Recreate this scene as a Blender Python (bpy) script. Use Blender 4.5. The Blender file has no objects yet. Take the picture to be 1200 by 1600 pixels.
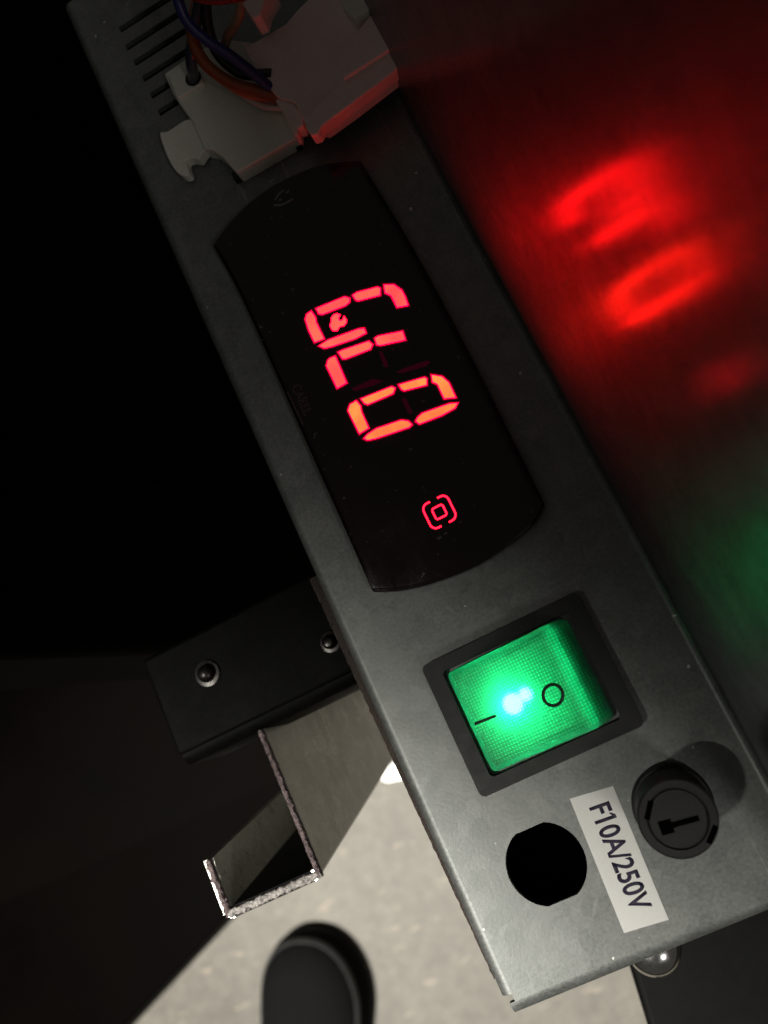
import bpy, bmesh, math, random
from mathutils import Vector, Matrix, noise
random.seed(4)
MM = 0.001
scene = bpy.context.scene

# ------------------------------------------------------------------ camera
# rows: image right, image down, viewing axis, in (right across panel, down along panel, into panel)
RW = [(0.87669, 0.41463, 0.2439), (-0.45413, 0.88059, 0.13535), (-0.15866, -0.22942, 0.96031)]
CAM = Vector((34.12298, -101.69564, 156.29458))            # mm, world (x right, y up the panel, z off it)
FPX = 1400.0
ax = [Vector((r[0], -r[1], -r[2])).normalized() for r in RW]
cam_d = bpy.data.cameras.new('camera')
cam = bpy.data.objects.new('camera', cam_d)
scene.collection.objects.link(cam)
cam_d.sensor_fit = 'VERTICAL'; cam_d.sensor_height = 24.0
cam_d.lens = 24.0 * FPX / 1600.0
cam_d.clip_start = 0.002; cam_d.clip_end = 20
M = Matrix((ax[0], -ax[1], -ax[2])).transposed().to_4x4()
M.translation = CAM * MM
cam.matrix_world = M
scene.camera = cam
cam_d.dof.use_dof = True; cam_d.dof.focus_distance = 0.158; cam_d.dof.aperture_fstop = 13.0

# ------------------------------------------------------------------ world and lamp
w = bpy.data.worlds.new('World'); scene.world = w; w.use_nodes = True
w.node_tree.nodes['Background'].inputs[0].default_value = (1.0, 0.94, 0.84, 1)
w.node_tree.nodes['Background'].inputs[1].default_value = 0.052
LAMP = Vector((-650, -290, 1150)); AIM = Vector((-235, -440, -700))
ld = bpy.data.lights.new('work_lamp', 'SPOT')
ld.energy = 470; ld.color = (1.0, 0.97, 0.88); ld.shadow_soft_size = 0.075
ld.spot_size = math.radians(39.9); ld.spot_blend = 0.35
lo = bpy.data.objects.new('work_lamp', ld); scene.collection.objects.link(lo)
lo.location = LAMP * MM
lo.rotation_euler = (AIM - LAMP).to_track_quat('-Z', 'Y').to_euler()
rd_ = bpy.data.lights.new('room_lamp', 'AREA'); rd_.shape = 'DISK'; rd_.size = 0.35; rd_.energy = 5; rd_.color = (1, 0.96, 0.9)
ro = bpy.data.objects.new('room_lamp', rd_); scene.collection.objects.link(ro)
ro.location = Vector((600, -1100, 1200))*MM
ro.rotation_euler = (Vector((0, -150, 0))-Vector((600, -1100, 1200))).to_track_quat('-Z', 'Y').to_euler()
vs = scene.view_settings
vs.view_transform = 'Standard'; vs.look = 'None'; vs.exposure = 0; vs.gamma = 1

# ------------------------------------------------------------------ helpers
def at(px, py, h=0.0):
    """point (mm) where the sight line through a photograph point meets the level h above the panel"""
    d = ax[0]*((px-600)/FPX) + ax[1]*((py-800)/FPX) + ax[2]
    return CAM + d*((h-CAM.z)/d.z)

def P(pts, h=0.0): return [at(x, y, h) for x, y in pts]

def link(name, me, mat=None, parent=None, smooth=None):
    o = bpy.data.objects.new(name, me); scene.collection.objects.link(o)
    if mat is not None and not me.materials: me.materials.append(mat)
    if parent is not None: o.parent = parent
    if smooth is not None:
        me.polygons.foreach_set('use_smooth', [True]*len(me.polygons))
        me.set_sharp_from_angle(angle=math.radians(smooth))
    return o

def finish(name, bm, mat=None, parent=None, smooth=30):
    bmesh.ops.remove_doubles(bm, verts=bm.verts, dist=1e-4)
    bmesh.ops.recalc_face_normals(bm, faces=bm.faces)
    bmesh.ops.scale(bm, vec=(MM, MM, MM), verts=bm.verts)
    me = bpy.data.meshes.new(name); bm.to_mesh(me); bm.free()
    return link(name, me, mat, parent, smooth)

def tag(o, label=None, cat=None, group=None, kind=None):
    if label: o['label'] = label
    if cat: o['category'] = cat
    if group: o['group'] = group
    if kind: o['kind'] = kind
    return o

def empty(name, label, cat, loc=(0, 0, 0)):
    o = bpy.data.objects.new(name, None); scene.collection.objects.link(o)
    o.empty_display_size = 0.01
    return tag(o, label, cat)

def bevel(o, wid, seg=3, ang=40):
    m = o.modifiers.new('bevel', 'BEVEL'); m.width = wid*MM; m.segments = seg
    m.limit_method = 'ANGLE'; m.angle_limit = math.radians(ang); m.harden_normals = False
    return o

def prism(bm, top, z0=None, drop=None, dirv=None):
    """closed solid under the outline top (list of Vector), down to level z0 or by drop / dirv"""
    top = [Vector(p) for p in top]
    if dirv is not None: bot = [p + dirv for p in top]
    elif drop is not None: bot = [p - Vector((0, 0, drop)) for p in top]
    else: bot = [Vector((p.x, p.y, z0)) for p in top]
    a = [bm.verts.new(p) for p in top]; b = [bm.verts.new(p) for p in bot]
    n = len(a); bm.faces.new(a); bm.faces.new(b[::-1])
    for i in range(n): bm.faces.new((a[i], b[i], b[(i+1) % n], a[(i+1) % n]))

def box(bm, x0, x1, y0, y1, z0, z1):
    prism(bm, [(x0, y0, z1), (x1, y0, z1), (x1, y1, z1), (x0, y1, z1)], z0=z0)

def spline(pts, n=6, closed=False):
    pts = [Vector(p) for p in pts]; out = []; N = len(pts)
    rng = range(N if closed else N-1)
    for i in rng:
        if closed: p0, p1, p2, p3 = pts[i-1], pts[i], pts[(i+1) % N], pts[(i+2) % N]
        else: p0, p1, p2, p3 = pts[max(i-1, 0)], pts[i], pts[i+1], pts[min(i+2, N-1)]
        for k in range(n):
            t = k/n
            out.append(0.5*((2*p1) + (p2-p0)*t + (2*p0-5*p1+4*p2-p3)*t*t + (3*p1-p0-3*p2+p3)*t**3))
    if not closed: out.append(pts[-1])
    return out

def tube(bm, pts, r, seg=14, cap=True):
    up = Vector((0.3, 0.2, 1)).normalized(); rings = []
    for i, p in enumerate(pts):
        t = (pts[min(i+1, len(pts)-1)] - pts[max(i-1, 0)]).normalized()
        up = (up - t*up.dot(t)).normalized(); s = t.cross(up)
        rr = r[i] if isinstance(r, (list, tuple)) else r
        rings.append([bm.verts.new(p + (up*math.cos(a) + s*math.sin(a))*rr) for a in [2*math.pi*k/seg for k in range(seg)]])
    for a, b in zip(rings, rings[1:]):
        for k in range(seg): bm.faces.new((a[k], a[(k+1) % seg], b[(k+1) % seg], b[k]))
    if cap: bm.faces.new(rings[0][::-1]); bm.faces.new(rings[-1])

def lathe(bm, c, prof, seg=64):
    rings = []
    for r, z in prof:
        if r < 1e-6: rings.append([bm.verts.new((c[0], c[1], z))])
        else: rings.append([bm.verts.new((c[0]+r*math.cos(2*math.pi*k/seg), c[1]+r*math.sin(2*math.pi*k/seg), z)) for k in range(seg)])
    for a, b in zip(rings, rings[1:]):
        for k in range(seg):
            v = [a[k % len(a)], a[(k+1) % seg % len(a)], b[(k+1) % seg % len(b)], b[k % len(b)]]
            u = []
            for q in v:
                if q not in u: u.append(q)
            if len(u) > 2: bm.faces.new(u)

def sheet(bm, outer, holes, thick):
    """flat plate at constant z with openings, thickness downward"""
    loops = [outer] + holes; edges = []
    for lp in loops:
        vs_ = [bm.verts.new(p) for p in lp]
        edges += [bm.edges.new((vs_[i], vs_[(i+1) % len(vs_)])) for i in range(len(vs_))]
    r = bmesh.ops.triangle_fill(bm, use_beauty=True, use_dissolve=False, edges=edges)
    faces = [g for g in r['geom'] if isinstance(g, bmesh.types.BMFace)]
    for f in faces:
        f.normal_update()
    ex = bmesh.ops.extrude_face_region(bm, geom=faces)
    bmesh.ops.translate(bm, vec=(0, 0, -thick), verts=[g for g in ex['geom'] if isinstance(g, bmesh.types.BMVert)])
    # keep the original faces as the top
    return faces

# ------------------------------------------------------------------ materials
def newmat(name):
    m = bpy.data.materials.new(name); m.use_nodes = True
    nt = m.node_tree; return m, nt, nt.nodes['Principled BSDF']

def N(nt, t, **kw):
    n = nt.nodes.new(t)
    for k, v in kw.items():
        if k in n.inputs: n.inputs[k].default_value = v
        else: setattr(n, k, v)
    return n

def ramp(nt, src, stops):
    r = nt.nodes.new('ShaderNodeValToRGB'); e = r.color_ramp.elements
    while len(e) < len(stops): e.new(0.5)
    for el, (p, c) in zip(e, stops):
        el.position = p; el.color = (*c, 1) if isinstance(c, tuple) else (c, c, c, 1)
    nt.links.new(src, r.inputs[0]); return r

def noisy(name, c0, c1, r0=0.4, r1=0.6, metal=0.0, scale=200, fine=2500, bump=0.1, bdist=0.0001, spec=0.5, coat=0, trans=0):
    """base colour, roughness and relief all broken up by two sizes of noise (object space, metres)"""
    m, nt, b = newmat(name); L = nt.links.new
    tc = N(nt, 'ShaderNodeTexCoord')
    n1 = N(nt, 'ShaderNodeTexNoise', Scale=scale, Detail=6.0, Roughness=0.65); L(tc.outputs['Object'], n1.inputs['Vector'])
    n2 = N(nt, 'ShaderNodeTexNoise', Scale=fine, Detail=3.0, Roughness=0.6); L(tc.outputs['Object'], n2.inputs['Vector'])
    mx = N(nt, 'ShaderNodeMix', data_type='FLOAT'); mx.inputs[0].default_value = 0.5
    L(n1.outputs[0], mx.inputs[2]); L(n2.outputs[0], mx.inputs[3])
    cr = ramp(nt, mx.outputs[0], [(0.36, c0), (0.64, c1)]); L(cr.outputs[0], b.inputs['Base Color'])
    rr = ramp(nt, n1.outputs[0], [(0.35, r0), (0.65, r1)]); L(rr.outputs[0], b.inputs['Roughness'])
    b.inputs['Metallic'].default_value = metal
    b.inputs['Specular IOR Level'].default_value = spec
    b.inputs['Coat Weight'].default_value = coat
    b.inputs['Transmission Weight'].default_value = trans
    if bump:
        bp = N(nt, 'ShaderNodeBump', Strength=bump, Distance=bdist)
        L(n2.outputs[0], bp.inputs['Height']); L(bp.outputs[0], b.inputs['Normal'])
    return m

def galvanised(name, c0, c1, r0, r1, metal=0.85, bump=0.25, fine=0.6, nick=0.735):
    m, nt, b = newmat(name); L = nt.links.new
    tc = N(nt, 'ShaderNodeTexCoord')
    n1 = N(nt, 'ShaderNodeTexNoise', Scale=140.0, Detail=5.0, Roughness=0.6)
    n2 = N(nt, 'ShaderNodeTexNoise', Scale=1500.0, Detail=4.0, Roughness=0.7)
    vo = N(nt, 'ShaderNodeTexVoronoi', Scale=420.0)
    n3 = N(nt, 'ShaderNodeTexNoise', Scale=520.0, Detail=2.0)
    for n in (n1, n2, vo, n3): L(tc.outputs['Object'], n.inputs['Vector'])
    a = N(nt, 'ShaderNodeMix', data_type='FLOAT'); a.inputs[0].default_value = fine
    L(n1.outputs[0], a.inputs[2]); L(n2.outputs[0], a.inputs[3])
    a2 = N(nt, 'ShaderNodeMix', data_type='FLOAT'); a2.inputs[0].default_value = 0.12
    L(a.outputs[0], a2.inputs[2]); L(vo.outputs['Color'], a2.inputs[3])
    cr = ramp(nt, a2.outputs[0], [(0.38, c0), (0.62, c1)])
    # pale nicks where the zinc is knocked
    sp = ramp(nt, n3.outputs[0], [(nick, 0.0), (nick+0.025, 1.0)])
    mc = N(nt, 'ShaderNodeMix', data_type='RGBA'); L(sp.outputs[0], mc.inputs[0]); L(cr.outputs[0], mc.inputs[6])
    mc.inputs[7].default_value = (0.75, 0.75, 0.72, 1)
    scm = N(nt, 'ShaderNodeMapping'); scm.inputs['Scale'].default_value = (1.0, 0.03, 1.0); scm.inputs['Rotation'].default_value = (0, 0, 0.35)
    L(tc.outputs['Object'], scm.inputs[0])
    scn = N(nt, 'ShaderNodeTexNoise', Scale=900.0, Detail=1.0); L(scm.outputs[0], scn.inputs['Vector'])
    sc = ramp(nt, scn.outputs[0], [(0.74, 0.0), (0.80, 0.3)])
    md = N(nt, 'ShaderNodeMix', data_type='RGBA'); L(sc.outputs[0], md.inputs[0]); L(mc.outputs[2], md.inputs[6]); md.inputs[7].default_value = (0.6, 0.6, 0.58, 1)
    L(md.outputs[2], b.inputs['Base Color'])
    rr = ramp(nt, a.outputs[0], [(0.38, r0), (0.62, r1)]); L(rr.outputs[0], b.inputs['Roughness'])
    b.inputs['Metallic'].default_value = metal
    bp = N(nt, 'ShaderNodeBump', Strength=bump, Distance=0.00008)
    L(n2.outputs[0], bp.inputs['Height']); L(bp.outputs[0], b.inputs['Normal'])
    return m

def glow(name, col, strength, vary=None, scale=180):
    m = bpy.data.materials.new(name); m.use_nodes = True; nt = m.node_tree; nt.nodes.clear()
    o = nt.nodes.new('ShaderNodeOutputMaterial'); e = nt.nodes.new('ShaderNodeEmission')
    e.inputs[0].default_value = (*col, 1); e.inputs[1].default_value = strength
    if vary:
        tc = N(nt, 'ShaderNodeTexCoord'); n = N(nt, 'ShaderNodeTexNoise', Scale=scale, Detail=3.0)
        nt.links.new(tc.outputs['Object'], n.inputs['Vector'])
        r = ramp(nt, n.outputs[0], [(0.35, col), (0.65, vary)]); nt.links.new(r.outputs[0], e.inputs[0])
    nt.links.new(e.outputs[0], o.inputs[0]); return m

M_PANEL = galvanised('zinc_sheet', (0.155, 0.163, 0.157), (0.255, 0.264, 0.255), 0.42, 0.55, 0.55, 0.35, 0.7)
M_WALL = galvanised('zinc_side_sheet', (0.17, 0.175, 0.18), (0.25, 0.255, 0.26), 0.14, 0.21, 0.8, 0.06, nick=0.9)
def two_lobe(m, rough):
    nt = m.node_tree; b = nt.nodes['Principled BSDF']; out = nt.nodes['Material Output']
    g = N(nt, 'ShaderNodeBsdfGlossy', Roughness=rough); src = b.inputs['Base Color'].links[0].from_socket
    nt.links.new(src, g.inputs[0]); mx = nt.nodes.new('ShaderNodeMixShader'); mx.inputs[0].default_value = 0.62
    nt.links.new(b.outputs[0], mx.inputs[1]); nt.links.new(g.outputs[0], mx.inputs[2]); nt.links.new(mx.outputs[0], out.inputs[0])
two_lobe(M_WALL, 0.5)
M_BRACKET = galvanised('bracket_zinc', (0.33, 0.325, 0.28), (0.5, 0.49, 0.44), 0.25, 0.45, 0.55)
M_CUT = noisy('torch_cut_edge', (0.03, 0.025, 0.025), (0.42, 0.39, 0.37), 0.4, 0.6, 0.3, 700, 1900, 0.9, 0.0006)
M_RAW = noisy('sheared_edge', (0.012, 0.009, 0.008), (0.07, 0.05, 0.042), 0.4, 0.7, 0.6, 600, 3000, 0.6, 0.0003)
M_BLACKP = noisy('black_plastic', (0.012, 0.012, 0.012), (0.022, 0.022, 0.021), 0.42, 0.6, 0, 400, 3500, 0.35)
M_BEZEL = noisy('matt_black_plastic', (0.010, 0.010, 0.010), (0.019, 0.019, 0.018), 0.5, 0.66, 0, 400, 4200, 0.5)
def smoked():
    m, nt, b = newmat('smoked_cover'); L = nt.links.new
    tc = N(nt, 'ShaderNodeTexCoord')
    n1 = N(nt, 'ShaderNodeTexNoise', Scale=60.0, Detail=5.0, Roughness=0.7, Distortion=1.5); n2 = N(nt, 'ShaderNodeTexNoise', Scale=900.0, Detail=2.0)
    for n in (n1, n2): L(tc.outputs['Object'], n.inputs['Vector'])
    du = ramp(nt, n2.outputs[0], [(0.70, (0.007, 0.0025, 0.0025)), (0.76, (0.09, 0.08, 0.08))]); L(du.outputs[0], b.inputs['Base Color'])
    rr = ramp(nt, n1.outputs[0], [(0.38, 0.10), (0.66, 0.34)]); L(rr.outputs[0], b.inputs['Roughness'])
    return m
M_GLOSS = smoked()
M_PRINT = noisy('faint_print', (0.06, 0.03, 0.033), (0.08, 0.04, 0.04), 0.5, 0.6)
M_PRINT2 = noisy('grey_print', (0.2, 0.19, 0.19), (0.26, 0.24, 0.24), 0.5, 0.6)
M_INK = noisy('black_ink', (0.006, 0.006, 0.006), (0.012, 0.012, 0.012), 0.5, 0.6)
M_SLOT_SHADE = noisy('slot_shade_black', (0.001, 0.001, 0.001), (0.0015, 0.0015, 0.0015), 0.9, 1, spec=0.02)  # near-black colour standing in for shade inside the cap slots
M_HOLE2 = noisy('black_enamel', (0.001, 0.001, 0.001), (0.003, 0.003, 0.0028), 0.5, 0.6, spec=0.03)
M_TEXT = noisy('dark_blue_ink', (0.012, 0.008, 0.03), (0.03, 0.02, 0.06), 0.5, 0.6)
M_PAPER = noisy('label_paper', (0.84, 0.83, 0.8), (0.9, 0.89, 0.86), 0.6, 0.75, 0, 300, 2500, 0.2)
M_FLOOR = None
M_NYLON = noisy('natural_nylon', (0.72, 0.71, 0.63), (0.82, 0.81, 0.73), 0.35, 0.5, 0, 150, 1500, 0.1)
M_NYLON2 = noisy('rosy_nylon', (0.85, 0.64, 0.62), (0.92, 0.74, 0.7), 0.35, 0.5, 0, 150, 1500, 0.1)
M_BLUE = noisy('blue_cable', (0.02, 0.03, 0.13), (0.03, 0.045, 0.18), 0.3, 0.42)
M_NAVY = noisy('navy_cable', (0.03, 0.035, 0.06), (0.04, 0.05, 0.08), 0.2, 0.3)
M_BROWN = noisy('brown_cable', (0.22, 0.06, 0.02), (0.3, 0.085, 0.03), 0.3, 0.45)
M_ORANGE = noisy('orange_cable', (0.5, 0.12, 0.03), (0.6, 0.17, 0.05), 0.3, 0.45)
M_BLACKC = noisy('black_cable', (0.01, 0.01, 0.01), (0.016, 0.016, 0.018), 0.3, 0.4)
M_WHITEC = noisy('white_cable', (0.6, 0.52, 0.48), (0.7, 0.62, 0.58), 0.4, 0.5)
M_TAN = noisy('tan_cable', (0.3, 0.2, 0.13), (0.38, 0.26, 0.17), 0.35, 0.5)
M_STEEL = noisy('polished_steel', (0.62, 0.62, 0.6), (0.78, 0.78, 0.76), 0.12, 0.25, 1.0, 300, 2000, 0.1)
M_BOLT = noisy('dull_bolt', (0.005, 0.0045, 0.004), (0.022, 0.02, 0.018), 0.25, 0.4, 0.7, 300, 2000, 0.2)
M_SHADE_STEEL = noisy('shaded_steel', (0.001, 0.001, 0.0009), (0.003, 0.003, 0.0026), 0.5, 0.65, 0.0, 120, 1400, 0.2, spec=0.03)  # steel with its shade put into the colour
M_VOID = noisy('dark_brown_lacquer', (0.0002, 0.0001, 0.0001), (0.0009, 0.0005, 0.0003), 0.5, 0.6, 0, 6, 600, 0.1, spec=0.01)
M_SUEDE = noisy('black_suede', (0.0015, 0.0015, 0.0016), (0.004, 0.004, 0.0043), 0.8, 0.95, 0, 120, 1600, 0.6, 0.0008, 0.08)
M_RUBBER = noisy('black_rubber', (0.012, 0.012, 0.0118), (0.03, 0.029, 0.028), 0.55, 0.7, 0, 100, 1200, 0.3, 0.0004)

def floor_mat():
    m, nt, b = newmat('speckled_floor'); L = nt.links.new
    tc = N(nt, 'ShaderNodeTexCoord')
    n1 = N(nt, 'ShaderNodeTexNoise', Scale=5.0, Detail=9.0, Roughness=0.65)
    n2 = N(nt, 'ShaderNodeTexNoise', Scale=70.0, Detail=6.0, Roughness=0.7)
    n3 = N(nt, 'ShaderNodeTexNoise', Scale=30.0, Detail=3.0, Roughness=0.6)
    mp = N(nt, 'ShaderNodeMapping'); mp.inputs['Scale'].default_value = (1, 3.2, 1); mp.inputs['Rotation'].default_value = (0, 0, 0.5)
    L(tc.outputs['Object'], mp.inputs[0]); L(mp.outputs[0], n3.inputs['Vector'])
    for n in (n1, n2): L(tc.outputs['Object'], n.inputs['Vector'])
    a = N(nt, 'ShaderNodeMix', data_type='FLOAT'); a.inputs[0].default_value = 0.5
    L(n1.outputs[0], a.inputs[2]); L(n2.outputs[0], a.inputs[3])
    cr = ramp(nt, a.outputs[0], [(0.36, (0.042, 0.036, 0.028)), (0.62, (0.096, 0.087, 0.071))])
    sp = ramp(nt, n3.outputs[0], [(0.62, 0.0), (0.69, 0.75)])
    mc = N(nt, 'ShaderNodeMix', data_type='RGBA'); L(sp.outputs[0], mc.inputs[0]); L(cr.outputs[0], mc.inputs[6])
    mc.inputs[7].default_value = (0.16, 0.13, 0.1, 1)
    L(mc.outputs[2], b.inputs['Base Color']); b.inputs['Roughness'].default_value = 0.6
    bp = N(nt, 'ShaderNodeBump', Strength=0.15, Distance=0.001); L(n2.outputs[0], bp.inputs['Height']); L(bp.outputs[0], b.inputs['Normal'])
    return m
M_FLOOR = floor_mat()

def rocker_mat():
    """thin tinted plastic skin with a fine moulded grid: lets the lamp behind glow through"""
    m = bpy.data.materials.new('green_translucent_plastic'); m.use_nodes = True; nt = m.node_tree; nt.nodes.clear(); L = nt.links.new
    out = nt.nodes.new('ShaderNodeOutputMaterial')
    tc = N(nt, 'ShaderNodeTexCoord')
    wx = N(nt, 'ShaderNodeTexWave', wave_type='BANDS', bands_direction='X', Scale=580.0)
    wy = N(nt, 'ShaderNodeTexWave', wave_type='BANDS', bands_direction='Y', Scale=580.0)
    no = N(nt, 'ShaderNodeTexNoise', Scale=260.0, Detail=4.0, Roughness=0.7)
    for n in (wx, wy, no): L(tc.outputs['Object'], n.inputs['Vector'])
    mu = N(nt, 'ShaderNodeMath', operation='MULTIPLY'); L(wx.outputs['Fac'], mu.inputs[0]); L(wy.outputs['Fac'], mu.inputs[1])
    nr = ramp(nt, no.outputs[0], [(0.35, 0.0), (0.65, 1.0)])
    ad = N(nt, 'ShaderNodeMath', operation='MULTIPLY'); L(mu.outputs[0], ad.inputs[0]); ad.inputs[1].default_value = 1.0
    cr = ramp(nt, ad.outputs[0], [(0.0, (0.02, 0.40, 0.21)), (0.8, (0.09, 1.0, 0.52))])
    mc = N(nt, 'ShaderNodeMix', data_type='RGBA', blend_type='MULTIPLY'); mc.inputs[0].default_value = 0.22
    L(cr.outputs[0], mc.inputs[6]); L(nr.outputs[0], mc.inputs[7])
    bp = N(nt, 'ShaderNodeBump', Strength=0.7, Distance=0.00012); L(mu.outputs[0], bp.inputs['Height'])
    tr = N(nt, 'ShaderNodeBsdfTranslucent'); L(mc.outputs[2], tr.inputs[0]); L(bp.outputs[0], tr.inputs['Normal'])
    tp = N(nt, 'ShaderNodeBsdfRefraction', IOR=1.25, Roughness=0.6); tp.inputs[0].default_value = (0.35, 1.0, 0.6, 1)
    L(bp.outputs[0], tp.inputs['Normal'])
    m1 = nt.nodes.new('ShaderNodeMixShader'); m1.inputs[0].default_value = 0.22
    L(tr.outputs[0], m1.inputs[1]); L(tp.outputs[0], m1.inputs[2])
    df = N(nt, 'ShaderNodeBsdfDiffuse'); df.inputs[0].default_value = (0.05, 0.3, 0.2, 1)
    m2 = nt.nodes.new('ShaderNodeMixShader'); m2.inputs[0].default_value = 0.12
    L(m1.outputs[0], m2.inputs[1]); L(df.outputs[0], m2.inputs[2])
    gl = N(nt, 'ShaderNodeBsdfGlossy', Roughness=0.42); L(bp.outputs[0], gl.inputs['Normal'])
    fr = N(nt, 'ShaderNodeFresnel', IOR=1.45)
    m3 = nt.nodes.new('ShaderNodeMixShader'); L(fr.outputs[0], m3.inputs[0]); L(m2.outputs[0], m3.inputs[1]); L(gl.outputs[0], m3.inputs[2])
    L(m3.outputs[0], out.inputs[0]); return m
M_ROCKER = rocker_mat()
def lip_mat():
    # thicker, frosted and scuffed plastic round the rim of the lens
    m = bpy.data.materials.new('frosted_green_rim'); m.use_nodes = True; nt = m.node_tree; nt.nodes.clear(); L = nt.links.new
    out = nt.nodes.new('ShaderNodeOutputMaterial'); tc = N(nt, 'ShaderNodeTexCoord')
    no = N(nt, 'ShaderNodeTexNoise', Scale=1500.0, Detail=5.0, Roughness=0.8); L(tc.outputs['Object'], no.inputs['Vector'])
    cr = ramp(nt, no.outputs[0], [(0.42, (0.02, 0.12, 0.09)), (0.62, (0.16, 0.3, 0.25))])
    df = nt.nodes.new('ShaderNodeBsdfDiffuse'); L(cr.outputs[0], df.inputs[0])
    tr = nt.nodes.new('ShaderNodeBsdfTranslucent'); tr.inputs[0].default_value = (0.03, 0.55, 0.3, 1)
    m1 = nt.nodes.new('ShaderNodeMixShader'); m1.inputs[0].default_value = 0.5; L(df.outputs[0], m1.inputs[1]); L(tr.outputs[0], m1.inputs[2])
    gl = N(nt, 'ShaderNodeBsdfGlossy', Roughness=0.3); fr = N(nt, 'ShaderNodeFresnel', IOR=1.5)
    bp = N(nt, 'ShaderNodeBump', Strength=0.5, Distance=0.0001); L(no.outputs[0], bp.inputs['Height']); L(bp.outputs[0], gl.inputs['Normal'])
    m2 = nt.nodes.new('ShaderNodeMixShader'); L(fr.outputs[0], m2.inputs[0]); L(m1.outputs[0], m2.inputs[1]); L(gl.outputs[0], m2.inputs[2])
    L(m2.outputs[0], out.inputs[0]); return m
M_LIP = lip_mat()

# ================================================================== SETTING
ZF = -700.0
bm = bmesh.new()
g = 24
vv = [[bm.verts.new((-1800+3600*i/g, -2000+3600*j/g, ZF)) for j in range(g+1)] for i in range(g+1)]
for i in range(g):
    for j in range(g): bm.faces.new((vv[i][j], vv[i+1][j], vv[i+1][j+1], vv[i][j+1]))
fl = finish('floor', bm, M_FLOOR); tag(fl, 'pale beige speckled floor far below the panel', kind='structure')

# ================================================================== CONTROL PANEL
XL, XC, YB, YT = -8.55, 45.46, -149.3, 70.0
TH = math.radians(98.65)                       # angle between the face and the side sheet
panel = empty('control_panel', 'grey galvanised sheet metal control panel with a tall side sheet on its right', 'control panel')
RB = 2.0; t = 1.2; RF = 1.2
# flat face
hole_c = at(853, 1350, 0)
def circ(c, r, a0=0, a1=360, n=64): return [Vector((c.x+r*math.cos(math.radians(a0+(a1-a0)*k/n)), c.y+r*math.sin(math.radians(a0+(a1-a0)*k/n)), 0)) for k in range(n+1)]
half = 67.0
dhole = circ(hole_c, 6.65, -half, half, 24) + circ(hole_c, 6.65, 180-half, 180+half, 24)
xl, xr, yb = XL+RB, XC-RF/math.tan((TH)/2), YB+RB
slots = []
for sx_, sy_ in ((187, 47), (197, 75), (210, 99), (223, 124), (236, 150), (248, 177)):
    q = at(sx_, sy_, 0)
    slots.append([Vector(p) for p in ((q.x, q.y-0.8, 0), (q.x+13, q.y-0.8, 0), (q.x+13, q.y+0.8, 0), (q.x, q.y+0.8, 0))])
bm = bmesh.new()
top = sheet(bm, [Vector((xl, yb, 0)), Vector((xr, yb, 0)), Vector((xr, YT, 0)), Vector((xl, YT, 0))], [dhole] + slots, t)
face = finish('face_plate', bm, M_PANEL, panel, 30)

def strip(name, prof, p0, p1, mat, parent, thick=t, smooth=40):
    """a profile (2D list a,b) carried from p0 to p1; prof is centre offsets given as Vectors"""
    bm = bmesh.new()
    n = len(prof); nrm = []
    A = [bm.verts.new(p0+q) for q, _ in prof]; B = [bm.verts.new(p1+q) for q, _ in prof]
    C = [bm.verts.new(p0+q-nv*thick) for q, nv in prof]; D = [bm.verts.new(p1+q-nv*thick) for q, nv in prof]
    for i in range(n-1):
        bm.faces.new((A[i], A[i+1], B[i+1], B[i])); bm.faces.new((C[i+1], C[i], D[i], D[i+1]))
        bm.faces.new((A[i+1], A[i], C[i], C[i+1])); bm.faces.new((B[i], B[i+1], D[i+1], D[i]))
    bm.faces.new((A[0], B[0], D[0], C[0])); bm.faces.new((B[-1], A[-1], C[-1], D[-1]))
    return finish(name, bm, mat, parent, smooth)

# left bend and flange going down
prof = []
for k in range(13):
    a = math.radians(90*k/12); prof.append((Vector((-RB*math.sin(a), 0, -RB+RB*math.cos(a))), Vector((-math.sin(a), 0, math.cos(a)))))
prof.append((Vector((-RB, 0, -15)), Vector((-1, 0, 0))))
strip('left_flange', prof, Vector((xl, yb+1.2, 0)), Vector((xl, YT, 0)), M_PANEL, panel)
# lower bend and flange
prof = []
for k in range(13):
    a = math.radians(90*k/12); prof.append((Vector((0, -RB*math.sin(a), -RB+RB*math.cos(a))), Vector((0, -math.sin(a), math.cos(a)))))
prof.append((Vector((0, -RB, -14)), Vector((0, -1, 0))))
strip('lower_flange', prof, Vector((xl-1.0, yb, 0)), Vector((xr, yb, 0)), M_PANEL, panel)
# side sheet with its inner radius
prof = []
nseg = 12; turn = math.pi-TH
cz = RF
for k in range(nseg+1):
    a = turn*k/nseg; prof.append((Vector((RF*math.sin(a), 0, cz-RF*math.cos(a))), Vector((-math.sin(a), 0, math.cos(a)))))
d = Vector((math.cos(turn), 0, math.sin(turn))); last = prof[-1]
prof.append((last[0]+d*150, last[1]))
strip('inner_bend', prof[:-1], Vector((xr, YB+1, 0)), Vector((xr, YT+110, 0)), M_PANEL, panel, t)
strip('side_sheet', prof[-2:], Vector((xr, YB+1, 0)), Vector((xr, YT+110, 0)), M_WALL, panel, t)
# rough sheared edge of the sheet folded under the face
bm = bmesh.new()
e0, e1 = P([(483, 905), (772, 1530)], -9)
for k in range(60):
    a, b = e0.lerp(e1, k/60), e0.lerp(e1, (k+1)/60)
    ja, jb = [noise.noise(Vector((q.y*0.9, 3, 1)))*0.35 for q in (a, b)]
    pass
pl_ = []
for k in range(161):
    a = e0.lerp(e1, k/160); pl_.append(Vector((a.x+noise.noise(Vector((a.y*0.9, 3, 1)))*0.22, a.y, -9)))
prism(bm, pl_ + [Vector((xl-1.9, e1.y, -9)), Vector((xl-1.9, e0.y, -9))], drop=1.6)
finish('folded_edge', bm, M_RAW, panel, 40)

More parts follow.
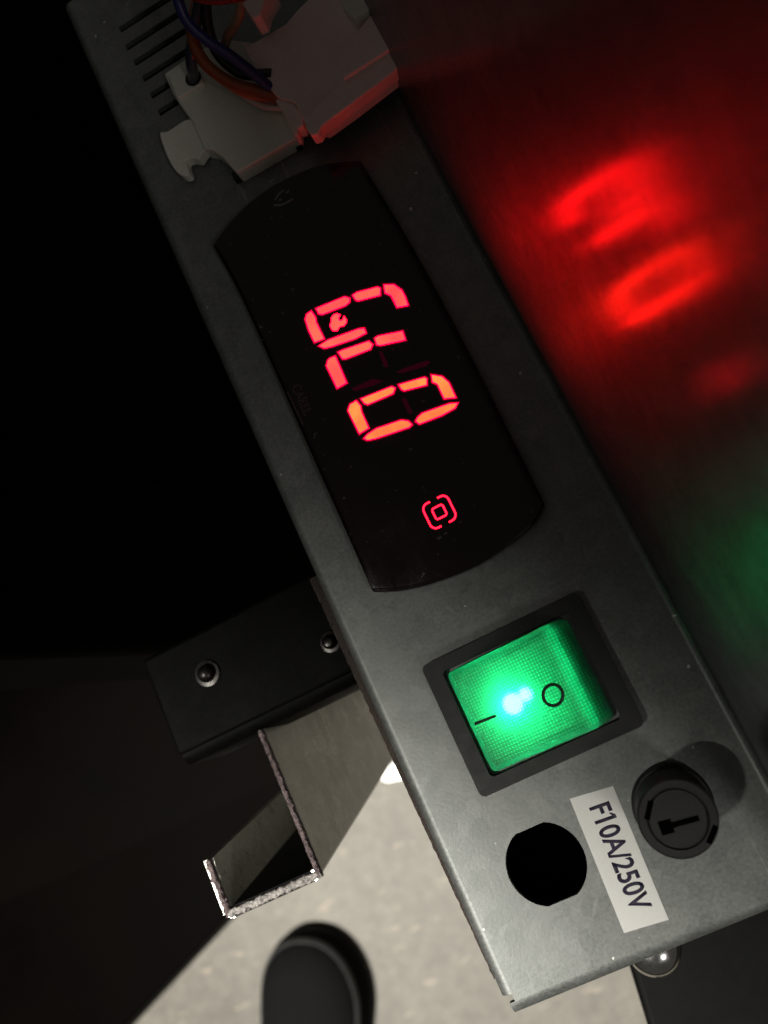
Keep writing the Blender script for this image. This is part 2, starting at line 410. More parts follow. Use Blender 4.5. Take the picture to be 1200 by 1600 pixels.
# box behind the face so that the holes look into blackness
bm = bmesh.new(); x0, x1, y0, y1, z0, z1 = xl+1.5, xr+1, yb+2.4, YT-3, -58, -1.25
prism(bm, [(x0, y0, -48), (x1, y0, -48), (x1, y1, -48), (x0, y1, -48)], z0=-49)
for (a, b, c, e) in ((x0, x0+.8, y0, y1), (x1-.8, x1, y0, y1), (x0+.8, x1-.8, y0, y0+.8), (x0+.8, x1-.8, y1-.8, y1)):
    box(bm, a, b, c, e, -48, -1.3)
finish('wiring_tray', bm, M_BLACKP, panel, 30)

# ================================================================== CONTROLLER
H = 2.6
ctl = empty('digital_controller', 'black glossy digital controller with glowing red digits set in the grey panel', 'controller')
TLc, TRc, BRc, BLc = (332, 383), (562, 250), (850, 786), (582, 925)
pts = []
arc_t = spline(P([TLc, (360, 345), (400, 307), (450, 277), (505, 256), TRc], H), 6)
arc_b = spline(P([BRc, (835, 815), (800, 848), (745, 884), (680, 910), (625, 923), BLc], H), 6)
side_r = spline(P([TRc, (640, 378), (730, 545), (798, 680), BRc], H), 4)
side_l = spline(P([BLc, (505, 752), (420, 560), (372, 455), TLc], H), 4)
outline = arc_t[:-1] + side_r[:-1] + arc_b[:-1] + side_l[:-1]
bm = bmesh.new(); prism(bm, outline, z0=0.004)
body = bevel(finish('housing', bm, M_GLOSS, ctl, 35), 0.4, 4)
cen = sum(outline, Vector())/len(outline)
inner = [cen + (p-cen)*0.982 for p in outline]
bm = bmesh.new()
# gently domed smoked cover
rings = [[bm.verts.new(Vector((cen.x+(p.x-cen.x)*s, cen.y+(p.y-cen.y)*s, zz))) for p in inner] for s, zz in ((1, H-0.4), (1, H+0.02), (0.985, H+0.10), (0.9, H+0.14))]
for a, b in zip(rings, rings[1:]):
    for k in range(len(a)): bm.faces.new((a[k], a[(k+1) % len(a)], b[(k+1) % len(a)], b[k]))
bm.faces.new(rings[-1])
finish('front_cover', bm, M_GLOSS, ctl, 60)
HD = H+0.17

def z3(p): return (420+p[0]*0.3, 400+p[1]*0.3)
def offset(poly, d):
    n = len(poly); area = sum(poly[i].x*poly[(i+1) % n].y-poly[(i+1) % n].x*poly[i].y for i in range(n)); s = 1 if area > 0 else -1
    out = []
    for i in range(n):
        a = (poly[i]-poly[i-1]).normalized(); b = (poly[(i+1) % n]-poly[i]).normalized()
        na, nb = Vector((a.y, -a.x, 0))*s, Vector((b.y, -b.x, 0))*s
        m = (na+nb)
        if m.length < 0.3: m = na
        m.normalize(); k = min(1.6, 1/max(0.35, m.dot(na))); out.append(poly[i]+m*d*k)
    return out
def thin(name, poly, h, mat, parent, thick=0.05):
    bm = bmesh.new(); prism(bm, [Vector((p.x, p.y, h)) for p in poly], drop=thick)
    bmesh.ops.triangulate(bm, faces=[f for f in bm.faces if len(f.verts) > 4])
    return finish(name, bm, mat, parent, None)

E_HOT = glow('segment_orange', (29, 0.20, 0.06), 1.0, (30, 0.36, 0.08))
E_PINK = glow('segment_pink', (27, 0.085, 0.09), 1.0, (28, 0.16, 0.1))
E_MID = glow('segment_coral', (27, 0.10, 0.09), 1.0, (28, 0.17, 0.1))
E_BLOOM = glow('segment_bloom', (14.0, 0.0, 0.2), 1.0)  # painted bloom: emissive outline drawn round each lit segment
E_BLOOM2 = glow('segment_far_bloom', (0.2, 0.0, 0.014), 1.0)  # fainter outer ring of the painted bloom
E_ICON = glow('icon_red', (14, 0.05, 0.16), 1.0)
E_FAINT = glow('segment_unlit', (0.02, 0.001, 0.004), 1.0)

G = {'E': [(250, 275), (395, 215), (418, 222), (418, 238), (400, 255), (278, 302), (262, 298)],
     'F': [(440, 205), (460, 192), (565, 165), (578, 170), (578, 202), (470, 230), (455, 228)],
     'A': [(603, 153), (650, 152), (690, 180), (706, 210), (722, 255), (670, 265), (640, 205), (608, 190)],
     'D': [(193, 330), (200, 305), (220, 291), (240, 320), (245, 348), (285, 430), (240, 447), (212, 390)],
     'C': [(265, 468), (310, 440), (470, 382), (495, 380), (503, 400), (450, 428), (330, 468), (290, 478)]}
Ld = {'E': [(365, 502), (385, 493), (520, 447), (538, 462), (528, 483), (400, 533), (385, 533)],
      'F': [(555, 430), (570, 420), (695, 395), (708, 435), (580, 463), (565, 460)],
      'D': [(303, 572), (310, 545), (320, 535), (345, 525), (360, 560), (402, 660), (357, 685)]}
O = {'E': [(483, 745), (640, 683), (655, 690), (645, 715), (515, 771), (500, 765)],
     'F': [(680, 672), (810, 635), (820, 640), (820, 670), (705, 699), (692, 692)],
     'A': [(850, 622), (900, 630), (935, 660), (952, 695), (970, 735), (915, 740), (880, 665), (855, 655)],
     'B': [(980, 768), (968, 790), (900, 828), (785, 872), (768, 860), (778, 842), (800, 822), (940, 772)],
     'C': [(500, 950), (515, 932), (560, 902), (690, 858), (725, 862), (742, 878), (730, 890), (560, 947), (515, 957)],
     'D': [(415, 805), (425, 775), (455, 757), (475, 782), (480, 812), (517, 895), (473, 922), (440, 855)]}
for dig, mat in ((G, E_PINK), (Ld, E_MID), (O, E_HOT)):
    for k, pl in dig.items():
        q = [at(*z3(p), HD) for p in pl]
        s = thin('segment', q, HD+0.06, mat, ctl, 0.03)
        thin('segment_bloom', offset(q, 0.16), HD+0.02, E_BLOOM, s, 0.02)  # glow round the segment put in as thin emissive sheets
        thin('segment_halo', offset(q, 0.42), HD-0.01, E_BLOOM2, s, 0.01)
for pl in ([(572, 500), (590, 495), (625, 575), (605, 582)], [(690, 745), (712, 738), (750, 815), (730, 826)],
           [(665, 605), (690, 590), (820, 545), (845, 550), (820, 575), (690, 612)], [(430, 690), (540, 640), (600, 650), (560, 670), (450, 705)]):
    thin('unlit_segment', [at(*z3(p), HD) for p in pl], HD+0.045, E_FAINT, ctl, 0.02)
wr = [(333, 385), (320, 362), (328, 345), (328, 322), (340, 307), (356, 302), (370, 308), (360, 325), (366, 338), (377, 340), (388, 332), (392, 316), (402, 332), (402, 347), (390, 362), (374, 364), (364, 372), (356, 386), (342, 388)]
q = [at(*z3(p), HD) for p in wr]
s = thin('wrench_symbol', q, HD+0.06, E_PINK, ctl, 0.03); thin('symbol_bloom', offset(q, 0.16), HD+0.02, E_BLOOM, s, 0.02)

def stroke(name, pts, wpx, h, mat, parent, closed=False, conv=z3, h2=None, thick=0.03):
    """flat line of even width following pts (photo points)"""
    c = [at(*conv(p), h) for p in pts]; wmm = wpx
    n = len(c); L_, R_ = [], []
    for i in range(n):
        a = c[i-1] if (closed or i > 0) else c[i]; b = c[(i+1) % n] if (closed or i < n-1) else c[i]
        d = (b-a); d.z = 0; d.normalize(); s = Vector((-d.y, d.x, 0))*wmm/2
        L_.append(c[i]+s); R_.append(c[i]-s)
    bm = bmesh.new(); hh = h if h2 is None else h2
    def V(p, z): return bm.verts.new((p.x, p.y, z))
    a = [V(p, hh) for p in L_]; b = [V(p, hh) for p in R_]; a2 = [V(p, hh-thick) for p in L_]; b2 = [V(p, hh-thick) for p in R_]
    for i in range(n if closed else n-1):
        j = (i+1) % n
        bm.faces.new((a[i], a[j], b[j], b[i])); bm.faces.new((a2[j], a2[i], b2[i], b2[j]))
        bm.faces.new((a[j], a[i], a2[i], a2[j])); bm.faces.new((b[i], b[j], b2[j], b2[i]))
    if not closed:
        bm.faces.new((a[0], b[0], b2[0], a2[0])); bm.faces.new((b[-1], a[-1], a2[-1], b2[-1]))
    return finish(name, bm, mat, parent, None)
def chain(pts, n=5, closed=False): return [(v.x, v.y) for v in spline([Vector((*p, 0)) for p in pts], n, closed)]
ic = at(686.5, 800, HD)
def local(name, pts, wmm, mat, parent, closed, h2, thick=0.03):
    # same as stroke but with points already in mm round the icon centre
    return stroke(name, pts, wmm, HD, mat, parent, closed, conv=None, h2=h2, thick=thick)
_at = at
def arc_pts(cx, cy, r, a0, a1, n=6): return [(cx+r*math.cos(math.radians(a0+(a1-a0)*k/n)), cy+r*math.sin(math.radians(a0+(a1-a0)*k/n))) for k in range(n+1)]
ha, hb_, rr = 2.45, 2.4, 1.1
right_b = [(0.75, hb_)] + arc_pts(ha-rr, hb_-rr, rr, 90, 0) + arc_pts(ha-rr, -hb_+rr, rr, 0, -90) + [(0.75, -hb_)]
left_b = [(-x, y) for x, y in right_b]
sq = arc_pts(.65, .65, .4, 90, 0, 4) + arc_pts(.65, -.65, .4, 0, -90, 4) + arc_pts(-.65, -.65, .4, -90, -180, 4) + arc_pts(-.65, .65, .4, 180, 90, 4)
def band(name, pts, wmm, mat, parent, closed, h, thick):
    c = [Vector((ic.x+x, ic.y+y, h)) for x, y in pts]; n = len(c); bm = bmesh.new(); V = []
    for i in range(n):
        p0 = c[i-1] if (closed or i) else c[i]; p1 = c[(i+1) % n] if (closed or i < n-1) else c[i]
        d = (p1-p0).normalized(); s_ = Vector((-d.y, d.x, 0))*wmm/2; dz = Vector((0, 0, thick))
        V.append([bm.verts.new(q) for q in (c[i]+s_, c[i]-s_, c[i]-s_-dz, c[i]+s_-dz)])
    for i in range(n if closed else n-1):
        A_, B_ = V[i], V[(i+1) % n]
        for j in range(4): bm.faces.new((A_[j], A_[(j+1) % 4], B_[(j+1) % 4], B_[j]))
    if not closed: bm.faces.new(V[0]); bm.faces.new(V[-1][::-1])
    return finish(name, bm, mat, parent, None)
for nm, ps, cl in (('icon_bracket', left_b, False), ('icon_bracket', right_b, False), ('icon_square', sq, True)):
    s = band(nm, ps, 0.26, E_ICON, ctl, cl, HD+0.06, 0.03)
    band('icon_bloom', ps, 0.6, E_BLOOM2, s, cl, HD+0.02, 0.02)  # painted glow round the icon strokes

def text(name, body, origin, right, upv, size, mat, parent, thick=0.03, sx=1.0, spacing=1.0, bold=0):
    """flat lettering lying on a surface; origin = start of the baseline (mm)"""
    cu = bpy.data.curves.new(name, 'FONT'); cu.body = body; cu.size = 1.0; cu.extrude = 0.0; cu.offset = bold; cu.space_character = spacing
    o = bpy.data.objects.new(name, cu); scene.collection.objects.link(o)
    dg = bpy.context.evaluated_depsgraph_get(); me = bpy.data.meshes.new_from_object(o.evaluated_get(dg))
    bpy.data.objects.remove(o); nz = right.cross(upv)
    for v in me.vertices:
        p = origin + right*(v.co.x*size*sx) + upv*(v.co.y*size) + nz*(v.co.z*size)
        v.co = p*MM
    me.materials.clear(); me.name = name
    ob = link(name, me, mat, parent)
    m = ob.modifiers.new('depth', 'SOLIDIFY'); m.thickness = thick*MM; m.offset = 0
    return ob
# maker's name and small marks on the cover
cA, cB = at(455, 605, HD), at(478, 655, HD); r_ = (cB-cA).normalized(); u_ = Vector((0, 0, 1)).cross(r_)
text('printed_name', 'CAREL', cA+Vector((0, 0, .02)), r_, u_, 2.6, M_PRINT, ctl, 0.02, 0.82)
stroke('name_underline', [(449, 612), (474, 664)], 0.25, HD, M_PRINT, ctl, conv=lambda p: p, h2=HD+.03)
for ps in ([(428, 321), (441, 320), (458, 311)], [(430, 312), (436, 303), (444, 297)], [(436, 313), (440, 311)], [(447, 302), (452, 297)]):
    stroke('printed_mark', ps, 0.4, HD, M_PRINT2, ctl, conv=lambda p: p, h2=HD+.03)

# ================================================================== ROCKER SWITCH
sw = empty('rocker_switch', 'square green illuminated rocker switch marked I and O in a black frame', 'switch')
HB = 1.9
bz = P([(655, 1042), (897, 927), (1014, 1130), (754, 1247)], HB)
# straighten the frame to a rectangle aligned with the panel
bx0 = (bz[0].x+bz[3].x)/2; bx1 = (bz[1].x+bz[2].x)/2; by1 = (bz[0].y+bz[1].y)/2; by0 = (bz[2].y+bz[3].y)/2
bz = [Vector((bx0, by1, HB)), Vector((bx1, by1, HB)), Vector((bx1, by0, HB)), Vector((bx0, by0, HB))]
print('bezel', bx0, bx1, by0, by1)
RKC = P([(696, 1056), (887, 966), (965, 1119), (776, 1212)], 2.5)
ix0 = bx0+3.0; ix1 = bx1-3.0; iy0 = by0+2.4; iy1 = by1-2.4
def rrect(x0, x1, y0, y1, r, z, n=5):
    o = []
    for cx, cy, a0 in ((x1-r, y1-r, 0), (x0+r, y1-r, 90), (x0+r, y0+r, 180), (x1-r, y0+r, 270)):
        for k in range(n+1):
            a = math.radians(a0+90*k/n); o.append(Vector((cx+r*math.cos(a), cy+r*math.sin(a), z)))
    return o
bm = bmesh.new(); sheet(bm, rrect(bx0, bx1, by0, by1, 1.1, HB), [rrect(ix0, ix1, iy0, iy1, 0.8, HB)], HB-0.004)
bevel(finish('frame', bm, M_BEZEL, sw, 35), 0.35, 3)
bm = bmesh.new(); sheet(bm, rrect(ix0+.02, ix1-.02, iy0+.02, iy1-.02, 0.8, -0.2), [rrect(ix0+1, ix1-1, iy0+1, iy1-1, 0.6, -0.2)], 8)
finish('well', bm, M_BLACKP, sw, 35)

# rocker skin: heights across the switch (x) and soft side roll (y)
rx0, rx1, ry0, ry1 = ix0+0.45, ix1-0.7, iy0+0.5, iy1-0.5
RIDGE = 0.83; HR = 7.6
def rock_h(u):                        # u 0..1 from the pressed end to the raised end
    if u < RIDGE:
        s = u/RIDGE; return 2.5 + (HR-2.5)*(0.55*s+0.45*s*s) 
    s = (u-RIDGE)/(1-RIDGE); return HR - (HR-1.4)*(0.78*s+0.22*s*s)
bm = bmesh.new(); nu, nv = 110, 96; grid = []
us = []
for i in range(nu+1):
    s = i/nu; us.append(s)
for i in range(nu+1):
    row = []
    u = us[i]
    for j in range(nv+1):
        v = j/nv
        # rounded corners and rolled edges
        ex = min(u*(rx1-rx0), (1-u)*(rx1-rx0)); ey = min(v, 1-v)*(ry1-ry0)
        R1 = 1.5
        h = sum(rock_h(min(1, max(0, u+du))) for du in (-.03, -.015, 0, .015, .03))/5
        drop = 0
        if ey < R1: drop += R1-math.sqrt(max(0, R1*R1-(R1-ey)**2))
        if ex < R1: drop += R1-math.sqrt(max(0, R1*R1-(R1-ex)**2))
        dish = -0.5*math.sin(math.pi*min(1, u/RIDGE))*math.sin(math.pi*v)
        x = rx0+(rx1-rx0)*u; y = ry0+(ry1-ry0)*v
        # round the plan corners
        if ex < 1.2 and ey < 1.2:
            k = 1.2; dx, dy = k-ex, k-ey; l = math.hypot(dx, dy)
            if l > k:
                f = k/max(dx, dy)/(l/max(dx, dy)); 
                x += (dx-dx*f)*(1 if u < .5 else -1); y += (dy-dy*f)*(1 if v < .5 else -1)
        row.append(bm.verts.new((x, y, h-drop*0.9+dish)))
    grid.append(row)
for i in range(nu):
    for j in range(nv): bm.faces.new((grid[i][j], grid[i+1][j], grid[i+1][j+1], grid[i][j+1]))
# skirt
edge = [grid[i][0] for i in range(nu)] + [grid[nu][j] for j in range(nv)] + [grid[i][nv] for i in range(nu, 0, -1)] + [grid[0][j] for j in range(nv, 0, -1)]
low = [bm.verts.new((v.co.x, v.co.y, -4)) for v in edge]
for k in range(len(edge)):
    j = (k+1) % len(edge); bm.faces.new((edge[k], edge[j], low[j], low[k]))
rock = finish('rocker', bm, M_ROCKER, sw, 60)
rock.data.materials.append(M_LIP)
for p_ in rock.data.polygons:
    c_ = p_.center/MM
    if min(c_.x-rx0, rx1-c_.x, c_.y-ry0, ry1-c_.y) < 0.95 + 0.25*noise.noise(c_*0.8): p_.material_index = 1
def rock_z(x, y):
    u = (x-rx0)/(rx1-rx0); v = (y-ry0)/(ry1-ry0)
    return rock_h(u) - 0.5*math.sin(math.pi*min(1, u/RIDGE))*math.sin(math.pi*v)
def on_rocker(px, py):
    h = 4
    for _ in range(12): p = at(px, py, h); h = rock_z(p.x, p.y)
    return at(px, py, h)
# printed O and I follow the curve of the rocker
def printed(name, ring_px, wmm, closed):
    c = [on_rocker(*p) for p in ring_px]; n = len(c); bm = bmesh.new(); A, B = [], []
    for i in range(n):
        a = c[i-1] if (closed or i) else c[i]; b = c[(i+1) % n] if (closed or i < n-1) else c[i]
        d = (b-a).normalized(); s = Vector((-d.y, d.x, 0)).normalized()*wmm/2
        for lst, q in ((A, c[i]+s), (B, c[i]-s)): q.z = rock_z(q.x, q.y)+0.05; lst.append(bm.verts.new(q))
    for i in range(n if closed else n-1):
        j = (i+1) % n; bm.faces.new((A[i], A[j], B[j], B[i]))
    o = finish(name, bm, M_INK, sw, 60); m = o.modifiers.new('depth', 'SOLIDIFY'); m.thickness = 0.05*MM; m.offset = 1
    return o
oc = (864, 1086)
printed('off_mark', [(oc[0]+15.5*math.cos(a), oc[1]+16.5*math.sin(a)) for a in [2*math.pi*k/40 for k in range(40)]], 0.52, True)
printed('on_mark', [(742, 1131), (751, 1127.5), (760, 1124), (775, 1118)], 0.5, False)
# added baffle unseen under the lens, open at the top, keeps the skirt in shade
bm = bmesh.new(); ux0, ux1, uy0, uy1 = rx0+1.5, rx0+(rx1-rx0)*0.83, ry0+1.5, ry1-1.5
loop = []
for (ax_, ay_), (bx_, by_) in zip(((ux0, uy0), (ux1, uy0), (ux1, uy1), (ux0, uy1)), ((ux1, uy0), (ux1, uy1), (ux0, uy1), (ux0, uy0))):
    for k in range(14): f = k/14; loop.append((ax_+(bx_-ax_)*f, ay_+(by_-ay_)*f))
mx_, my_ = (ux0+ux1)/2, (uy0+uy1)/2
rr_ = []
for (x, y) in loop:
    xi, yi = x-(0.5 if x > mx_ else -0.5), y-(0.5 if y > my_ else -0.5)
    zt = rock_z(x, y)-(2.8 if x > mx_+7 else 1.6)
    rr_.append([bm.verts.new(p) for p in ((x, y, -4), (x, y, zt), (xi, yi, zt), (xi, yi, -4))])
for k in range(len(rr_)):
    a, b = rr_[k], rr_[(k+1) % len(rr_)]
    for j in range(4): bm.faces.new((a[j], a[(j+1) % 4], b[(j+1) % 4], b[j]))
finish('lamp_baffle', bm, M_NYLON, sw, None)
bm = bmesh.new(); box(bm, rx0+.2, rx1-.2, ry0+.2, ry1-.2, -5.2, -4.1); finish('baffle_floor', bm, M_BLACKP, sw, None)  # added floor that stops green light leaking out below
# two neon bulbs inside
E_BULB = glow('neon_bulb', (0.16, 1.0, 0.5), 60)
for q, br in (((800, 1101), 1.9), ((820, 1086), 1.1)):
    p = on_rocker(*q); bm = bmesh.new()
    bmesh.ops.create_uvsphere(bm, u_segments=16, v_segments=10, radius=br, matrix=Matrix.Translation((p.x, p.y, p.z-4.4)))
    finish('bulb', bm, E_BULB, sw, 60)

# ================================================================== FUSE HOLDER
fc = at(1051, 1257, 1); fr = 6.3
fuse = empty('fuse_holder', 'round black screw cap fuse holder standing beside the white sticker', 'fuse holder')
bm = bmesh.new(); lathe(bm, (fc.x, fc.y), [(0, .004), (fr+.1, .004), (fr+.1, 1.3), (fr-.3, 1.7), (5.6, 1.75), (0, 1.75)])
finish('collar', bm, M_BEZEL, fuse, 35)
HC = 12.6
bm = bmesh.new(); lathe(bm, (fc.x, fc.y), [(0, 1.7), (5.75, 1.75), (5.85, HC-.6), (5.8, HC-.2), (5.5, HC), (4.5, HC), (4.4, HC-.45), (4.2, HC-.45), (4.1, HC-.05), (0, HC-.05)])
finish('cap', bm, M_BEZEL, fuse, 25)
def lug(cx, cy, l, wd, ang, z, hh, nm='slot_shade', par=fuse, mat=M_SLOT_SHADE):  # solid black blocks paint the dark of slots, nothing is recessed
    bm = bmesh.new(); ca, sa = math.cos(ang), math.sin(ang)
    prism(bm, [Vector((cx+ca*x-sa*y, cy+sa*x+ca*y, z)) for x, y in ((-l/2, -wd/2), (l/2, -wd/2), (l/2, wd/2), (-l/2, wd/2))], drop=hh)
    return finish(nm, bm, mat, par, None)
def z4(x, y, h): return at(960+x*0.2, 1150+y*0.2, h)
a, b = z4(370, 720, HC), z4(660, 640, HC); dd = b-a; ang = math.atan2(dd.y, dd.x); mid = (a+b)/2
lug(mid.x, mid.y, dd.length, 0.8, ang, HC+.02, .3)
a2 = z4(405, 712, HC); lug(a2.x, a2.y, 1.9, 2.0, ang, HC+.035, .3)
for (x, y) in ((270, 580), (765, 770)):
    q = z4(x, y, HC); rd = math.atan2(q.y-fc.y, q.x-fc.x); lug(q.x, q.y, 2.8, .8, rd+math.pi/2, HC+.03, .3)
a, b = z4(205, 385, 1.8), z4(375, 295, 1.8); dd = b-a; lug((a.x+b.x)/2, (a.y+b.y)/2, dd.length, .45, math.atan2(dd.y, dd.x), 1.82, .2)

# ================================================================== STICKER
lbq = P([(890, 1248), (958, 1228), (1045, 1437), (975, 1458)], 0.12)
stk = empty('rating_sticker', 'white paper sticker printed F10A/250V between the hole and the fuse holder', 'sticker')
bm = bmesh.new(); prism(bm, lbq, z0=0.004); finish('paper', bm, M_PAPER, stk, None)
r_ = ((lbq[3]-lbq[0])+(lbq[2]-lbq[1])).normalized(); u_ = Vector((0, 0, 1)).cross(r_)
tA = at(921, 1262, .1); tB = at(985, 1427, .1)
L_t = (tB-tA).length
tx = text('lettering', 'F10A/250V', tA+Vector((0, 0, .03)), r_, u_, 5.0, M_TEXT, stk, 0.02, 1.0, 1.0, 0.022)
xs = [(v.co/MM-tA).dot(r_) for v in tx.data.vertices]; ys = [(v.co/MM-tA).dot(u_) for v in tx.data.vertices]
kx, ky = L_t/(max(xs)-min(xs)), 3.55/(max(ys)-min(ys)); x_0 = min(xs)
for v, x, y in zip(tx.data.vertices, xs, ys): v.co = (tA + r_*((x-x_0)*kx) + u_*(y*ky) + Vector((0, 0, .03)))*MM

# the flag of the figure 1
iv = []
for p_ in tx.data.polygons:
    q_ = [(tx.data.vertices[i].co/MM-tA).dot(r_) for i in p_.vertices]; iv.append((min(q_), max(q_)))
iv.sort(); runs = [list(iv[0])]
for lo_, hi_ in iv[1:]:
    if lo_ > runs[-1][1]+0.02: runs.append([lo_, hi_])
    else: runs[-1][1] = max(hi_, runs[-1][1])
x1 = runs[1][0]; f_w = runs[1][1]-runs[1][0]
poly = [tA+r_*(x1+f_w)+u_*3.55, tA+r_*(x1+0.0)+u_*3.55, tA+r_*(x1-0.3)+u_*3.2, tA+r_*(x1-0.5)+u_*2.98, tA+r_*(x1-0.5)+u_*2.56, tA+r_*(x1-0.3)+u_*2.72, tA+r_*(x1+0.05)+u_*2.95, tA+r_*(x1+f_w)+u_*2.95]
thin('figure_flag', poly, 0.145, M_TEXT, stk, 0.02)
# ================================================================== CONNECTORS AND WIRES AT THE TOP
def z1(x, y): return (180+x/2.3077, y/2.3077)
def z2(x, y): return (260+x/3, y/3)
sk = empty('wire_socket', 'off-white nylon socket with a side latch lying on the upper end of the panel', 'connector')
HS = 4.0
sock = [(256, 115), (300, 85), (345, 60), (430, 70), (464, 150), (466, 214), (369, 270), (350, 248), (332, 234), (318, 232), (300, 190), (273, 152)]
bm = bmesh.new(); prism(bm, P(sock, HS), z0=0.006)
bevel(finish('socket_body', bm, M_NYLON, sk, 40), 0.35, 3)
latch = [(250, 208), (262, 205), (297, 186), (314, 214), (326, 232), (318, 236), (310, 248), (298, 247), (290, 252), (295, 270), (284, 274), (271, 262), (258, 236)]
bm = bmesh.new(); prism(bm, spline(P(latch, 3.2), 4, True), drop=2.6)
bevel(finish('latch', bm, M_NYLON, sk, 40), 0.35, 3)
bm = bmesh.new(); prism(bm, P([(276, 154), (262, 118), (299, 92), (318, 130)], HS+1.0), drop=1.2)
bevel(finish('raised_corner', bm, M_NYLON, sk, 40), 0.3, 3)
q = at(302, 122, HS+1.0); bm = bmesh.new(); lathe(bm, (q.x, q.y), [(0, HS+1.06), (1.75, HS+1.06), (1.75, HS+1.0)], 32); finish('pin_hole', bm, M_INK, sk, None)
for (x, y) in ((368, 272), (463, 221)):
    q = at(x, y, 1.5); bm = bmesh.new(); box(bm, q.x-.7, q.x+.7, q.y-1.2, q.y+.6, 0.02, 1.6); finish('foot_notch', bm, M_INK, sk, None)

pg = empty('wire_plug', 'pinkish nylon plug standing over the off-white socket lit red by the display', 'connector')
HP = 9.0
plug = [z2(*p) for p in ((350, 200), (372, 195), (388, 212), (560, 110), (610, 50), (720, -60), (1060, -60), (1085, 60), (1115, 300), (1050, 345), (855, 495), (730, 585), (640, 560), (600, 480), (520, 455), (430, 350))]
bm = bmesh.new(); prism(bm, P([(p[0], p[1]) for p in plug], HP), z0=HS+.05)
bevel(finish('plug_body', bm, M_NYLON2, pg, 40), 0.3, 3)
st = [z2(*p) for p in ((640, 555), (830, 370), (1050, 240), (1100, 300), (1050, 348), (858, 493), (730, 588), (712, 625), (680, 637), (655, 600))]
bm = bmesh.new(); prism(bm, P(st, HP+1.2), drop=3.2)
bevel(finish('front_lip', bm, M_NYLON2, pg, 40), 0.3, 3)
bm = bmesh.new(); prism(bm, P([z2(*p) for p in ((490, 440), (540, 520), (600, 640), (618, 625), (612, 602), (640, 592), (640, 540), (560, 440))], HP-1), drop=3.5)
bevel(finish('corner_post', bm, M_NYLON2, pg, 40), 0.3, 3)
bm = bmesh.new(); prism(bm, P([z2(*p) for p in ((800, 270), (830, 372), (1000, 262), (1088, 205), (1060, 20), (960, 60))], HP+2.4), drop=2.6)
bevel(finish('raised_block', bm, M_NYLON2, pg, 40), 0.35, 3)
bm = bmesh.new(); prism(bm, P([z2(*p) for p in ((880, 85), (1000, 10), (1010, -60), (800, -60), (820, 20))], HP+3.6), drop=3.6)
bevel(finish('top_block', bm, M_NYLON, pg, 40), 0.35, 3)

p2 = empty('second_plug', 'second pale plug cut off by the upper edge beside the wires', 'connector')
bm = bmesh.new(); prism(bm, P([z2(*p) for p in ((330, -60), (350, 10), (405, 88), (440, 72), (455, 12), (500, -60))], HP+6), drop=5)
bevel(finish('plug_shell', bm, M_NYLON2, p2, 40), 0.3, 3)

def wire(name, pts, r, mat, label, conv=None):
    pp = [at(*( (x, y)), h) for x, y, h in pts]
    bm = bmesh.new(); tube(bm, spline(pp, 10), r)
    o = finish(name, bm, mat, None, 60); tag(o, label, 'wire', 'wires at the top of the panel'); return o
wire('blue_wire', [(250, -90, 26), (272, -20, 24), (290, 30, 21), (322, 62, 18), (362, 88, 15), (400, 118, 11), (425, 140, 8)], 1.0, M_BLUE, 'blue wire running diagonally from the upper edge to the pink plug')
wire('navy_wire', [(318, -60, 20), (312, 0, 17), (303, 50, 14), (299, 92, 11), (302, 118, 6), (303, 124, 5)], 1.15, M_NAVY, 'dark navy wire dropping into the round hole of the socket')
wire('brown_wire', [(330, -80, 17), (312, -10, 16), (300, 50, 14), (318, 96, 12), (358, 128, 10), (400, 142, 8.5), (440, 156, 7)], 1.15, M_BROWN, 'brown wire looping in front of the black wire')
wire('orange_wire', [(318, -60, 12), (302, 10, 12), (306, 72, 11), (332, 112, 9.5), (370, 140, 8), (400, 150, 7), (432, 153, 6.5)], 0.8, M_ORANGE, 'orange wire curving over the off-white socket')
wire('white_wire', [(360, 128, 7), (378, 146, 6.3), (398, 160, 5.8), (420, 168, 5.6), (446, 168, 5.6)], 0.6, M_WHITEC, 'thin white wire beneath the orange wire')
wire('black_wire', [(325, -70, 22), (322, 20, 16), (336, 76, 12), (362, 106, 10), (385, 116, 9), (425, 116, 8.5)], 1.05, M_BLACKC, 'black wire curving behind the brown wire')
wire('tan_wire', [(385, -70, 18), (378, -5, 15), (372, 30, 13), (358, 52, 11), (350, 80, 8), (356, 96, 6)], 0.95, M_TAN, 'tan wire passing upright beside the black gap')
wire('red_wire', [(250, -40, 30), (300, -8, 27), (345, -1, 25), (400, -14, 24), (460, -50, 24)], 0.85, noisy('red_cable', (0.1, 0.006, 0.01), (0.14, 0.01, 0.015), .35, .5), 'red wire crossing the upper edge of the picture')
wire('blue_loop', [(470, 135, 5), (520, 162, 3.6), (552, 166, 3), (585, 156, 3), (610, 130, 3.4), (625, 90, 5)], 0.85, M_BLUE, 'blue wire loop showing under the front of the pink plug')

